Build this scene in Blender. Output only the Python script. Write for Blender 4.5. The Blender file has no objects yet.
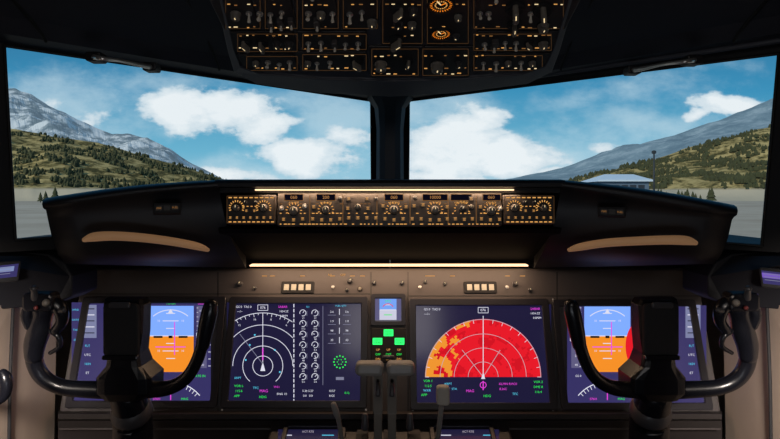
import bpy, math, random
from mathutils import Vector, Matrix, noise
random.seed(7)
F=560.; CX=390.; CY=197.; Z0=1.25
scene=bpy.context.scene
try:
    scene.view_settings.view_transform='Standard'
    scene.view_settings.look='None'
except Exception as e: print(e)
def ray(px,py): return Vector(((px-CX)/F,1,(CY-py)/F))
def V(px,py,d): return ray(px,py)*d
def lin(c):
    c=c/255.
    return c/12.92 if c<=.04045 else ((c+.055)/1.055)**2.4
def C(r,g,b): return (lin(r),lin(g),lin(b),1)
# ---------------- materials
MATS={}
def mat(name,col,rough=.5,metal=0.,var=.15,scale=60.,bump=0.,emit=None,es=0.,spec=.5):
    if name in MATS: return MATS[name]
    m=bpy.data.materials.new(name); m.use_nodes=True
    nt=m.node_tree; b=nt.nodes['Principled BSDF']
    tc=nt.nodes.new('ShaderNodeTexCoord'); nz=nt.nodes.new('ShaderNodeTexNoise')
    nz.inputs['Scale'].default_value=scale; nz.inputs['Detail'].default_value=4
    nt.links.new(tc.outputs['Object'],nz.inputs['Vector'])
    mx=nt.nodes.new('ShaderNodeMix'); mx.data_type='RGBA'
    mx.inputs[6].default_value=tuple(c*(1-var) for c in col[:3])+(1,)
    mx.inputs[7].default_value=tuple(min(1,c*(1+var)) for c in col[:3])+(1,)
    nt.links.new(nz.outputs['Fac'],mx.inputs[0]); nt.links.new(mx.outputs[2],b.inputs['Base Color'])
    b.inputs['Roughness'].default_value=rough; b.inputs['Metallic'].default_value=metal
    b.inputs['Specular IOR Level'].default_value=spec
    if bump:
        bp=nt.nodes.new('ShaderNodeBump'); bp.inputs['Strength'].default_value=bump; bp.inputs['Distance'].default_value=.001
        nt.links.new(nz.outputs['Fac'],bp.inputs['Height']); nt.links.new(bp.outputs[0],b.inputs['Normal'])
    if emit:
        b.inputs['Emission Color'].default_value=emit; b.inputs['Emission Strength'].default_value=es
    MATS[name]=m; return m
def em(name,col,s=1.):
    if name in MATS: return MATS[name]
    m=bpy.data.materials.new(name); m.use_nodes=True
    nt=m.node_tree; nt.nodes.clear()
    e=nt.nodes.new('ShaderNodeEmission'); o=nt.nodes.new('ShaderNodeOutputMaterial')
    e.inputs[0].default_value=col; e.inputs[1].default_value=s
    nt.links.new(e.outputs[0],o.inputs[0]); MATS[name]=m; return m
black=mat('black_plastic',C(18,18,23),.5,bump=.1,scale=400)
blackm=mat('black_matte',C(16,16,20),.75,bump=.2,scale=500)
recess=mat('recess_painted_shade',C(4,4,6),.85,bump=.2,scale=500,spec=.1)  # deeper than the hood black: shade under the hood put into the colour
soft=mat('grey_black_liner',C(40,42,50),.55,bump=.15,scale=300)
consm=mat('console_black',C(20,21,27),.6,bump=.15,scale=300,spec=.3)
ohframe=mat('overhead_frame_grey',C(64,66,74),.45,bump=.08,scale=300)
yokem=mat('yoke_black',C(15,16,22),.27,bump=.04,scale=400)
brown=mat('brown_grey_panel',C(70,65,65),.55,var=.06,scale=200,bump=.05)
brownd=mat('dark_brown_panel',C(46,42,42),.5,var=.08,scale=200)
oh_face=mat('overhead_face',C(36,35,37),.5,var=.1,scale=200)
tan=mat('tan_lining',C(158,143,130),.7,var=.06,scale=40,bump=.1)
beige=mat('beige_rubber_glow',C(176,138,104),.55,var=.05,emit=C(176,132,92),es=.25)  # weak emission stands in for light falling on the hand holds
metal=mat('silver_metal',C(205,202,198),.3,metal=.75,var=.05)
pale=mat('pale_toggle_glow',C(170,166,160),.4,var=.05,emit=C(160,145,120),es=.06)  # faint emission imitates the light the toggles catch
palek=mat('grey_knob',C(112,106,98),.45,var=.05)
greym=mat('grey_lever',C(128,124,119),.4,var=.05)
dgrey=mat('dark_grey',C(56,55,58),.4,var=.08)
bezel=mat('display_bezel',C(31,29,35),.4,var=.05)
rubber=mat('black_rubber',C(8,8,9),.6)
scr=mat('screen_glass',C(12,10,20),.15,var=0,emit=C(34,31,64),es=.8)
scr2=mat('screen_glass_dim',C(12,10,18),.15,var=0,emit=C(60,55,108),es=.85)
amber=em('amber_light',C(238,172,92),.9)
amberd=em('amber_dim',C(160,112,62),.65)
amberf=em('amber_faint',C(104,72,42),.6)
orangeL=em('orange_bright',C(250,135,35),1.)
winnum=em('window_number',C(210,150,90),.7)
warmw=em('warm_white',C(255,226,170),1.)
strip=em('light_strip_emit',C(255,208,160),1.9)
white=em('white_symbol',C(225,225,240),1.)
whited=em('white_thin',C(215,205,220),.7)
grey_e=em('grey_symbol',C(130,130,155),.9)
green=em('green_symbol',C(50,235,90),1.)
greenb=em('green_light',C(50,245,110),1.6)
magenta=em('magenta_symbol',C(235,70,225),1.)
redE=em('red_radar',C(232,28,42),1.)
redD=em('red_radar_dark',C(210,22,36),1.)
orE=em('orange_radar',C(240,150,50),1.)
cyanE=em('cyan_symbol',C(90,200,235),1.)
skyE=em('horizon_blue',C(124,166,250),1.1)
gndE=em('horizon_orange',C(242,142,40),1.05)
tapeE=em('tape_grey',C(96,92,128),1.)
blkE=em('screen_black',C(10,9,20),1.)
# ---------------- mesh builder
class MB:
    def __init__(s): s.v=[];s.f=[];s.m=[];s.sm=[];s.mats=[]
    def mi(s,m):
        if m not in s.mats: s.mats.append(m)
        return s.mats.index(m)
    def add(s,vs,fs,m,smooth=False):
        o=len(s.v); i=s.mi(m)
        s.v+= [Vector(v) for v in vs]
        for f in fs: s.f.append([o+k for k in f]); s.m.append(i); s.sm.append(smooth)
    def mesh(s,name,off=Vector((0,0,0))):
        me=bpy.data.meshes.new(name)
        me.from_pydata([tuple(v-off) for v in s.v],[],s.f)
        for m in s.mats: me.materials.append(m)
        me.polygons.foreach_set('material_index',s.m)
        me.polygons.foreach_set('use_smooth',s.sm)
        me.update(); return me
WL={}
def setup(o,parent,label,category,group,kind,loc):
    bpy.context.scene.collection.objects.link(o)
    WL[o.name]=Vector(loc)
    if parent:
        o.parent=parent; o.location=Vector(loc)-WL[parent.name]
    else: o.location=loc
    if label: o['label']=label
    if category: o['category']=category
    if group: o['group']=group
    if kind: o['kind']=kind
    return o
def fin(mb,name,parent=None,label=None,category=None,group=None,kind=None,bevel=0):
    xs=[v.x for v in mb.v]; ys=[v.y for v in mb.v]; zs=[v.z for v in mb.v]
    c=Vector(((min(xs)+max(xs))/2,(min(ys)+max(ys))/2,min(zs)))
    me=mb.mesh(name,c); o=bpy.data.objects.new(name,me)
    setup(o,parent,label,category,group,kind,c+Vector((0,0,Z0)))
    if bevel:
        b=o.modifiers.new('bevel','BEVEL'); b.width=bevel; b.segments=3; b.limit_method='ANGLE'
    return o
def empty(name,P,label,category,group=None):
    o=bpy.data.objects.new(name,None); o.empty_display_size=.05
    return setup(o,None,label,category,group,None,Vector(P)+Vector((0,0,Z0)))
class Fr:
    def __init__(s,O,Vv,U=(1,0,0)):
        s.O=Vector(O); s.U=Vector(U).normalized(); s.V=Vector(Vv).normalized(); s.N=s.U.cross(s.V).normalized()
    def uv(s,px,py):
        r=ray(px,py); t=s.O.dot(s.N)/r.dot(s.N); P=r*t-s.O; return P.dot(s.U),P.dot(s.V)
    def P(s,u,v,h=0): return s.O+s.U*u+s.V*v+s.N*h
    def pp(s,px,py,h=0):
        u,v=s.uv(px,py); return s.P(u,v,h)
    def R(s): return Matrix((s.U,s.V,s.N)).transposed().to_4x4()
def put(mesh,name,parent,fr,px,py,h=0,sc=1.,rot=0.,label=None):
    o=bpy.data.objects.new(name,mesh)
    P=fr.pp(px,py,h)+Vector((0,0,Z0))
    setup(o,parent,label,None,None,None,P)
    M=Matrix.Translation(o.location) @ fr.R() @ Matrix.Rotation(rot,4,'Z') @ Matrix.Scale(sc,4)
    o.matrix_basis=M
    return o
# graphics
def rpoly(mb,fr,pts,h,m): mb.add([fr.pp(x,y,h) for x,y in pts],[list(range(len(pts)))[::-1]],m)
def rect(mb,fr,x0,y0,x1,y1,h,m): rpoly(mb,fr,[(x0,y0),(x1,y0),(x1,y1),(x0,y1)],h,m)
def line(mb,fr,p,q,w,h,m):
    dx=q[0]-p[0];dy=q[1]-p[1];L=math.hypot(dx,dy) or 1; nx=-dy/L*w/2; ny=dx/L*w/2
    rpoly(mb,fr,[(p[0]+nx,p[1]+ny),(q[0]+nx,q[1]+ny),(q[0]-nx,q[1]-ny),(p[0]-nx,p[1]-ny)][::-1],h,m)
def arc(mb,fr,c,r,a0,a1,w,h,m,n=32,sy=1.):
    vs=[];fs=[]
    for i in range(n+1):
        a=math.radians(a0+(a1-a0)*i/n)
        for rr in (r-w/2,r+w/2): vs.append(fr.pp(c[0]+rr*math.cos(a),c[1]-rr*math.sin(a)*sy,h))
    for i in range(n): fs.append([2*i,2*i+1,2*i+3,2*i+2])
    mb.add(vs,fs,m)
def disc(mb,fr,c,r,h,m,n=20): rpoly(mb,fr,[(c[0]+r*math.cos(2*math.pi*i/n),c[1]+r*math.sin(2*math.pi*i/n)) for i in range(n)],h,m)
def frame(mb,fr,x0,y0,x1,y1,w,h,m):
    line(mb,fr,(x0,y0),(x1,y0),w,h,m);line(mb,fr,(x0,y1),(x1,y1),w,h,m)
    line(mb,fr,(x0,y0),(x0,y1),w,h,m);line(mb,fr,(x1,y0),(x1,y1),w,h,m)
TC={}
def tdata(s):
    if s in TC: return TC[s]
    cu=bpy.data.curves.new('t','FONT'); cu.body=s; cu.size=1; cu.resolution_u=2; cu.align_x='CENTER'; cu.align_y='CENTER'
    o=bpy.data.objects.new('t',cu); bpy.context.scene.collection.objects.link(o)
    dg=bpy.context.evaluated_depsgraph_get(); me=o.evaluated_get(dg).to_mesh()
    r=([(v.co.x,v.co.y) for v in me.vertices],[list(p.vertices) for p in me.polygons])
    o.evaluated_get(dg).to_mesh_clear(); bpy.data.objects.remove(o); bpy.data.curves.remove(cu)
    TC[s]=r; return r
def text(mb,fr,s,px,py,size,h,m):
    vs,fs=tdata(s)
    mb.add([fr.pp(px+x*size,py-y*size,h) for x,y in vs],fs,m)
def rrect(u0,v0,u1,v1,r,n=4):
    pts=[]
    for (cx,cy,a) in ((u1-r,v1-r,0),(u0+r,v1-r,90),(u0+r,v0+r,180),(u1-r,v0+r,270)):
        for i in range(n+1):
            t=math.radians(a+90*i/n); pts.append((cx+r*math.cos(t),cy+r*math.sin(t)))
    return pts
def loft(mb,rings,m,cap0=True,cap1=True,smooth=False):
    n=len(rings[0]); vs=[p for r in rings for p in r]; fs=[]
    for k in range(len(rings)-1):
        for i in range(n):
            j=(i+1)%n; fs.append([k*n+i,k*n+j,(k+1)*n+j,(k+1)*n+i])
    if cap0: fs.append(list(range(n))[::-1])
    if cap1: fs.append([(len(rings)-1)*n+i for i in range(n)])
    mb.add(vs,fs,m,smooth)
def rbox(mb,P,u0,v0,u1,v1,h0,h1,r,m,c=None):
    c=c if c is not None else min(r*.6,(h1-h0)*.4)
    def rg(ins,h): return [P(u,v,h) for u,v in rrect(u0+ins,v0+ins,u1-ins,v1-ins,max(r-ins,.0002))]
    loft(mb,[rg(0,h0),rg(0,h1-c),rg(c*.3,h1-c*.3),rg(c,h1)],m)
def pbox(mb,fr,x0,y0,x1,y1,h0,h1,m,r=.004,c=None):
    ua,va=fr.uv(x0,y1); ub,vb=fr.uv(x1,y1); uc,vc=fr.uv((x0+x1)/2,y0)
    rbox(mb,fr.P,ua,va,ub,vc,h0,h1,min(r,(ub-ua)*.45,(vc-va)*.45),m,c)
def bez(mb,fr,x0,y0,x1,y1,w,h0,h1,m,r=.006):
    ua,va=fr.uv(x0,y1); ub,_=fr.uv(x1,y1); _,vb=fr.uv((x0+x1)/2,y0)
    wi=w*(fr.pp((x0+x1)/2,y1).y)/F
    def rg(i,h,rr): return [fr.P(u,v,h) for u,v in rrect(ua+i,va+i,ub-i,vb-i,rr)]
    loft(mb,[rg(0,h0,r),rg(0,h1-.001,r),rg(.0012,h1,r*.8),rg(wi-.001,h1,r*.5),rg(wi,h1-.0015,r*.4),rg(wi,h0,r*.4)],m,False,False)
def catmull(pts,k=6):
    out=[]; n=len(pts)
    for i in range(n-1):
        p0=pts[max(i-1,0)];p1=pts[i];p2=pts[i+1];p3=pts[min(i+2,n-1)]
        for j in range(k):
            t=j/k
            out.append([.5*((2*b)+(-a+c)*t+(2*a-5*b+4*c-d)*t*t+(-a+3*b-3*c+d)*t**3) for a,b,c,d in zip(p0,p1,p2,p3)])
    out.append(list(pts[-1])); return out
def tube(mb,pts,m,n=14,k=6,flat=1.,caps=True):
    P=catmull(pts,k); rings=[]
    up=Vector((0,1,0))
    for i,p in enumerate(P):
        a=Vector(P[max(i-1,0)][:3]); b=Vector(P[min(i+1,len(P)-1)][:3]); T=(b-a).normalized()
        s=up.cross(T)
        if s.length<.05: s=Vector((1,0,0))
        s.normalize(); t2=T.cross(s).normalized(); r=max(p[3],.0003)
        rings.append([Vector(p[:3])+s*math.cos(2*math.pi*q/n)*r+t2*math.sin(2*math.pi*q/n)*r*flat for q in range(n)])
    if caps:
        def shr(rg,f,d):
            c=sum(rg,Vector())/len(rg); return [c+d+(q-c)*f for q in rg]
        T0=(Vector(P[0][:3])-Vector(P[1][:3])).normalized(); T1=(Vector(P[-1][:3])-Vector(P[-2][:3])).normalized()
        rings=[shr(rings[0],.55,T0*P[0][3]*.6),shr(rings[0],.85,T0*P[0][3]*.35)]+rings+[shr(rings[-1],.85,T1*P[-1][3]*.35),shr(rings[-1],.55,T1*P[-1][3]*.6)]
    loft(mb,rings,m,True,True,True)
def pt(px,py,d,rpx): 
    v=V(px,py,d); return (v.x,v.y,v.z,rpx*d/F)
def lathe(mb,prof,m,n=18,smooth=True,O=(0,0,0)):
    O=Vector(O)
    rings=[[O+Vector((r*math.cos(2*math.pi*i/n),r*math.sin(2*math.pi*i/n),z)) for i in range(n)] for r,z in prof]
    loft(mb,rings,m,True,True,smooth)
# ---------------- shared small meshes
def mk(fn,name):
    mb=MB(); fn(mb); return mb.mesh(name)
LP=lambda u,v,h: Vector((u,v,h))
def f_knob(mb):
    lathe(mb,[(.0085,0),(.0085,.002),(.0065,.003),(.0062,.012),(.005,.0135)],dgrey,18,False)
    mb.add([(-.0008,0,.0137),(.0008,0,.0137),(.0008,.005,.0137),(-.0008,.005,.0137)],[[0,1,2,3]],warmw)
def f_bigknob(mb):
    lathe(mb,[(.0125,0),(.0125,.003),(.0095,.004),(.009,.007)],blackm,20,False)
    rbox(mb,LP,-.0035,-.0105,.0035,.0105,.004,.019,.003,palek)
    mb.add([(-.0006,0,.0193),(.0006,0,.0193),(.0006,.009,.0193),(-.0006,.009,.0193)],[[0,1,2,3]],warmw)
def f_silver(mb):
    lathe(mb,[(.0125,-.001),(.0125,.001),(.0118,.0015)],blackm,20,False)
    n=20
    rings=[]
    for r,z in ((.010,.001),(.010,.003),(.0088,.004),(.0083,.013),(.0068,.015)):
        rings.append([Vector((r*(1+.05*(i%2))*math.cos(2*math.pi*i/n),r*(1+.05*(i%2))*math.sin(2*math.pi*i/n),z)) for i in range(n)])
    loft(mb,rings,palek)
    mb.add([(-.0008,0,.0153),(.0008,0,.0153),(.0008,.006,.0153),(-.0008,.006,.0153)],[[0,1,2,3]],warmw)
def f_toggle(mb):
    lathe(mb,[(.0048,0),(.0048,.0025),(.0035,.003)],metal,10,False)
    tube(mb,[(0,0,.002,.0016),(0,-.002,.008,.0019),(0,-.004,.013,.0030)],pale,10,3)
def f_guard(mb):
    rbox(mb,LP,-.0055,-.010,.0055,.010,0,.010,.0015,mat('guard_red_black',C(66,62,62),.4))
    tube(mb,[(0,-.004,.009,.0016),(0,-.007,.016,.0028)],pale,10,3)
def f_button(mb):
    rbox(mb,LP,-.0055,-.0048,.0055,.0048,0,.004,.001,dgrey)
    for x0,y0,x1,y1 in ((-.0038,.0022,.0038,.0034),(-.0032,-.0004,.0032,.0008),(-.0038,-.0034,.0038,-.0024)): mb.add([(x0,y0,.00425),(x1,y0,.00425),(x1,y1,.00425),(x0,y1,.00425)],[[0,1,2,3]],amber)
def f_screw(mb): lathe(mb,[(.003,0),(.0028,.0008),(.0015,.001)],metal,10,False)
K=dict(knob=mk(f_knob,'rotary_knob'),big=mk(f_bigknob,'selector_knob'),silver=mk(f_silver,'silver_knob'),toggle=mk(f_toggle,'toggle_switch'),guard=mk(f_guard,'guarded_switch'),button=mk(f_button,'push_button'),screw=mk(f_screw,'screw'))
# ================= SHELL
def yw(x): return 1.7365-.913*abs(x)
def wp(x,z): return Vector((x,yw(x),z))
def onwall(px,py):
    k=abs(px-CX)/F; y=1.7365/(1+.913*k); x=math.copysign(k*y,px-CX); return (x,(CY-py)/F*y)
openings={'L':[onwall(5,46),onwall(371,101),onwall(372,216),onwall(16,240)],
          'R':[onwall(778,54),onwall(409,101),onwall(408,216),onwall(761,246)]}
mb=MB()
for k,(A,B,Cc,D) in openings.items():
    s=-1 if k=='L' else 1
    o=[(s*.95,.6),(s*.0005,.6),(s*.0005,-.105),(s*.95,-.105)]
    ins=[A,B,Cc,D]
    vs=[wp(*p) for p in o]+[wp(*p) for p in ins]+[wp(*p)*1.012 for p in ins]
    fs=[]
    for i in range(4):
        j=(i+1)%4; fs.append([i,j,4+j,4+i]); fs.append([4+i,4+j,8+j,8+i])
    mb.add(vs,fs,blackm)
    mb.add([wp(s*.0005,-.105),wp(s*.95,-.105),Vector((s*.95,1.75,-.105)),Vector((s*.0005,1.75,-.105)),Vector((s*.95,1.75,-1.25)),Vector((s*.0005,1.75,-1.25))],[[0,1,2,3],[3,2,4,5]],blackm)
fin(mb,'wall_front',kind='structure')
glass=bpy.data.materials.new('window_glass'); glass.use_nodes=True
nt=glass.node_tree; nt.nodes.clear()
o_=nt.nodes.new('ShaderNodeOutputMaterial'); t_=nt.nodes.new('ShaderNodeBsdfTransparent'); g_=nt.nodes.new('ShaderNodeBsdfGlossy'); m_=nt.nodes.new('ShaderNodeMixShader')
t_.inputs[0].default_value=(.97,.985,.985,1); g_.inputs['Roughness'].default_value=.05; m_.inputs[0].default_value=.02
nt.links.new(t_.outputs[0],m_.inputs[1]);nt.links.new(g_.outputs[0],m_.inputs[2]);nt.links.new(m_.outputs[0],o_.inputs[0])
for i,k in enumerate('LR'):
    q=openings[k]; mb=MB(); mb.add([wp(*p)*1.006 for p in q],[[0,1,2,3]],glass)
    w=fin(mb,'window_%d'%(i+1),kind='structure')
    mb=MB()
    for a in range(4):
        p=q[a]; r=q[(a+1)%4]
        P1=wp(*p)+Vector((0,-.002,0)); P2=wp(*r)+Vector((0,-.002,0))
        tube(mb,[(*P1,.003),(*((P1+P2)/2),.003),(*P2,.003)],rubber,8,2)
    fin(mb,'window_seal',parent=w)
mb=MB()
rings=[]
for z,w0 in ((-.10,.042),(.2,.04),(.262,.046),(.30,.075)):
    rings.append([Vector((x,y,z)) for x,y in ((-w0,1.66),(-w0*.75,1.635),(-w0*.35,1.63),(w0*.35,1.63),(w0*.75,1.635),(w0,1.66),(w0*.8,1.70),(-w0*.8,1.70))])
loft(mb,rings,soft)
fin(mb,'trim_1',kind='structure')
for i,s in enumerate((-1,1)):
    mb=MB(); pts=[]
    for x in (.05,.25,.5,.72,.9):
        P=wp(s*x,.303 if s<0 else .303-.014*x/.9); pts.append((P.x,P.y-.03,P.z,.006))
    tube(mb,pts,ohframe,8,3); fin(mb,'trim_%d'%(i+2),kind='structure')
# ceiling liner
ROWS=(lambda x:(yw(x),.292),lambda x:(yw(x)-.06,.300),lambda x:(yw(x)-.10,.325),lambda x:(yw(x)-.30,.40),lambda x:(min(yw(x)-.32,.55),.47),lambda x:(-1.2,.56))
mb=MB(); xs=[-.95+.05*i for i in range(39)]; rows=[]
for fn in ROWS: rows.append([Vector((x,*fn(x))) for x in xs])
n=len(xs); vs=[p for r in rows for p in r]; fs=[[k*n+i,k*n+i+1,(k+1)*n+i+1,(k+1)*n+i] for k in range(len(rows)-1) for i in range(n-1)]
mb.add(vs,fs,soft)
fin(mb,'ceiling',kind='structure')
k=4
for s in (-1,1):
    for x in (.40,.66):
        mb=MB(); tube(mb,[(s*x,ROWS[r](x)[0],ROWS[r](x)[1]-.002,.0035) for r in (1,2,3,4)],rubber,6,3); fin(mb,'trim_%d'%k,kind='structure'); k+=1
    mb=MB(); tube(mb,[(s*x,ROWS[3](x)[0],ROWS[3](x)[1]-.001,.004) for x in (.3,.5,.7,.9)],rubber,6,3); fin(mb,'trim_%d'%k,kind='structure'); k+=1
def quadobj(name,pts,m):
    mb=MB(); mb.add(pts,[[0,1,2,3]],m); return fin(mb,name,kind='structure')
quadobj('floor',[(-.95,-1.2,-1.25),(.95,-1.2,-1.25),(.95,1.75,-1.25),(-.95,1.75,-1.25)],mat('carpet_grey',C(60,58,60),.95,bump=.5,scale=300))
for nm,s in (('wall_left',-1),('wall_right',1)):
    mb=MB(); x=s*.95; mb.add([(x,-1.2,-1.25),(x,1.75,-1.25),(x,1.75,-.105),(x,.869,-.105),(x,.869,.6),(x,-1.2,.6)],[[0,1,2,3,4,5]],tan); fin(mb,nm,kind='structure')
quadobj('wall_back',[(-.95,-1.2,-1.25),(.95,-1.2,-1.25),(.95,-1.2,.6),(-.95,-1.2,.6)],soft)
# ================= GLARESHIELD
gs=empty('glareshield',V(390,262,1.25),'black moulded glareshield hood with two glowing light strips','glareshield')
prof=[(1.64,.012),(1.30,.030),(1.16,.0365),(1.13,.034),(1.122,.028),(1.123,.0205),(1.150,.019),(1.152,.008),(1.165,.007),(1.165,-.060),(1.150,-.066),(1.160,-.075),(1.33,-.150),(1.36,-.150)]
mb=MB(); xs=[-.353+.0706*i for i in range(11)]
vs=[];n=len(prof)
for x in xs:
    for y,z in prof:
        yy=y if y<1.4 else yw(x)-.05
        vs.append(Vector((x,yy,z)))
fa=[];fb=[]
for i in range(10):
    for k in range(n-1): (fa if k<8 else fb).append([i*n+k,i*n+k+1,(i+1)*n+k+1,(i+1)*n+k])
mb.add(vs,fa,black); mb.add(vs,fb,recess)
fin(mb,'hood',gs)
def wing(s):
    mir=lambda x: x if s<0 else 780-x
    yo=198 if s<0 else 205
    rowsd=[((46,yo,1.06),(217,180,1.15)),((43,yo+2,1.035),(217.5,181.5,1.13)),((42,yo+6,1.025),(218,184,1.122)),((43,yo+10,1.024),(218.5,187,1.124)),((46,yo+12,1.04),(219,189,1.145)),((48,220,1.045),(223,210,1.155)),((52,238,1.05),(228,232,1.165)),((58,254,1.062),(238,254,1.22)),((66,264,1.09),(246,268,1.29))]
    N=12; rows=[]
    top=[]
    for j in range(N+1):
        t=j/N; a,b=rowsd[0]
        P=V(mir(a[0]+(b[0]-a[0])*t),a[1]+(b[1]-a[1])*t,a[2]+(b[2]-a[2])*t)
        top.append(Vector((P.x,min(yw(P.x)-.03,P.y+.4),P.z-.006)))
    rows.append(top)
    for a,b in rowsd:
        row=[]
        for j in range(N+1):
            t=j/N; x=a[0]+(b[0]-a[0])*t; y_=a[1]+(b[1]-a[1])*t-3.*math.sin(math.pi*t)*(1 if a[1]<215 else 0); d=a[2]+(b[2]-a[2])*t
            e=max(0,1-t*9); d+=.02*e*e
            row.append(V(mir(x),y_,d))
        rows.append(row)
    rows.append([Vector((p.x,max(p.y,1.33),p.z+.003)) for p in rows[-1]])
    mb=MB(); n=N+1; vs=[p for r in rows for p in r]
    mb.add(vs,[[k*n+i,k*n+i+1,(k+1)*n+i+1,(k+1)*n+i] for k in range(len(rows)-1) for i in range(N)],black,True)
    for j in (0,N): mb.add([r[j] for r in rows[:10]],[list(range(10))],black)
    fin(mb,'hood_wing',gs)
    mb=MB()
    if s<0: pts=[(84,240,1.035,2.4),(94,237,1.038,4.6),(115,236,1.048,4.6),(145,238,1.07,4.4),(175,242,1.094,4.2),(198,246.5,1.115,3.8),(208,250,1.13,2.)]
    else: pts=[(696,243,1.035,2.4),(686,240.5,1.038,4.6),(665,240,1.048,4.6),(637,241,1.07,4.4),(605,243,1.094,4.2),(580,247,1.115,3.8),(569,250,1.13,2.)]
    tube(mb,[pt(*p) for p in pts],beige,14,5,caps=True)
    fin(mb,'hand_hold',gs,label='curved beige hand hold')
    fr=Fr(V(170 if s<0 else 611,209 if s<0 else 212,1.10),(0,.15,1),U=(1,(.36 if s<0 else -.36),0))
    mb=MB(); cx=167 if s<0 else 612; cy=208 if s<0 else 212
    pbox(mb,fr,cx-14,cy-5,cx+14,cy+5,-.02,.003,blackm,.002)
    for dx in (-8,0,8): rect(mb,fr,cx+dx-3.3,cy-2.6,cx+dx+3.3,cy+2.6,.0033,mat('lens_dark',C(22,18,16),.5))
    for dx in (-8,8): text(mb,fr,'FIRE' if dx<0 else 'FUEL',cx+dx,cy,2.8,.0036,amberd)
    fin(mb,'warning_light_cluster',gs)
wing(-1); wing(1)
mb=MB(); xa=(255-CX)*1.14/F; xb=(514-CX)*1.14/F
rbox(mb,lambda u,v,h: Vector((u,1.150-h,v)),xa,.0130,xb,.0160,0,.012,.0012,strip)
fin(mb,'light_strip',gs,label='thin warm glowing light strip')
mb=MB(); xa=(250-CX)*1.3/F; xb=(528-CX)*1.3/F; z=(CY-265.5)*1.3/F
rbox(mb,lambda u,v,h: Vector((u,1.30-h,z+v)),xa,-.0018,xb,.0018,-.02,.004,.0012,strip)
fin(mb,'light_strip',gs,label='thin warm glowing light strip')
# ================= MODE CONTROL PANEL
MCP=Fr(V(390,210,1.135),(0,.12,.99))
NM={'knob':'rotary_knob','big':'selector_knob','silver':'silver_knob','toggle':'toggle_switch','guard':'guarded_switch','button':'push_button','screw':'screw'}
def knobs(parent,fr,lst,h,jit=0):
    for it in lst:
        k,x,y=it[:3]; sc=it[3] if len(it)>3 else 1.
        if jit and k in('toggle','guard'): x+=random.uniform(-1,1)*jit; y+=random.uniform(-1.2,1.2)*jit; sc*=random.uniform(.85,1.1)
        p=parent(x,y) if callable(parent) else parent
        put(K[k],NM[k],p,fr,x,y,h,sc,random.uniform(-.8,.8) if k in('knob','big') else (random.choice((0,0,math.pi)) if jit and k=='toggle' else 0))
mcpf=mat('mcp_face',C(48,42,38),.5,var=.08,scale=200)
mb=MB(); pbox(mb,MCP,277,193,502,226,-.025,.002,mcpf,.003)
mcp=fin(mb,'autopilot_control_panel',label='grey-brown autopilot panel with rows of amber-lit knobs and windows',category='control panel')
mb=MB(); h=.0024
for (a,b) in ((286,302),(318,334),(386,402),(424,446),(452,470),(484,499)):
    rect(mb,MCP,a-1,194.6,b+1,200.3,h,blkE); frame(mb,MCP,a-1.5,194.4,b+1.5,200.6,.4,h+.0002,amberd)
for (s,x,y) in (('060',294,197.6),('200',326,197.6),('060',394,197.6),('10000',435,197.6),('060',491,197.6)): text(mb,MCP,s,x,y,4.6,h+.0004,winnum)
for s,x in (('COURSE',294),('IAS/MACH',326),('HEADING',394),('ALTITUDE',435),('VERT SPEED',461),('COURSE',491)): text(mb,MCP,s,x,202.8,2.6,h,amber)
for x in (310,343,377,410,448,476): line(mb,MCP,(x,195),(x,224),.5,h,amberd)
rr_=random.Random(4)
for x in range(280,500,4):
    if rr_.random()<.8: line(mb,MCP,(x,224.2),(x+rr_.uniform(1.5,3.2),224.2),1,h,amber)
    if rr_.random()<.6: line(mb,MCP,(x,213.4),(x+rr_.uniform(1.5,3),213.4),.9,h,amber)
    if rr_.random()<.5: line(mb,MCP,(x,204),(x+2.6,204),.7,h,amberd)
for cx,cy in ((294,211),(326,210),(394,210),(435,210),(491,211),(462,209)):
    for a in range(-20,201,24):
        r=math.radians(a); line(mb,MCP,(cx+6.4*math.cos(r),cy-6.4*math.sin(r)),(cx+8.2*math.cos(r),cy-8.2*math.sin(r)),.8,h,amber)
fin(mb,'panel_marking',mcp)
ml=[('silver',294,211,.85),('silver',326,210,.75),('knob',340,199,.6),('silver',394,210,.85),('silver',435,210,.8),('knob',462,209,.8),('silver',491,211,.85),('toggle',282,208,1.),('toggle',499.5,208,1.),('toggle',305,206,1.),('silver',358,207,.6),('knob',376,199,.5),('knob',415,198,.5),('silver',471,207,.5)]
for x,y in ((284,219.5),(294,220),(303,219),(313,219),(314,207),(322,220),(331,220),(340,219),(349,199),(367,199),(348,208.5),(368,208.5),(349,218),(358,218),(367,218),(376,218),(383,206),(385,219),(394,220),(403,219),(412,219),(406,207),(414,206),(421,219),(423,205),(430,220),(439,220),(447,219),(447,207),(455,219),(471,199),(464,219.5),(472,219),(481,219),(480,207),(490,220),(499,219.5)):
    ml.append(('button',x,y,.78))
knobs(mcp,MCP,ml,.002)
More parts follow.
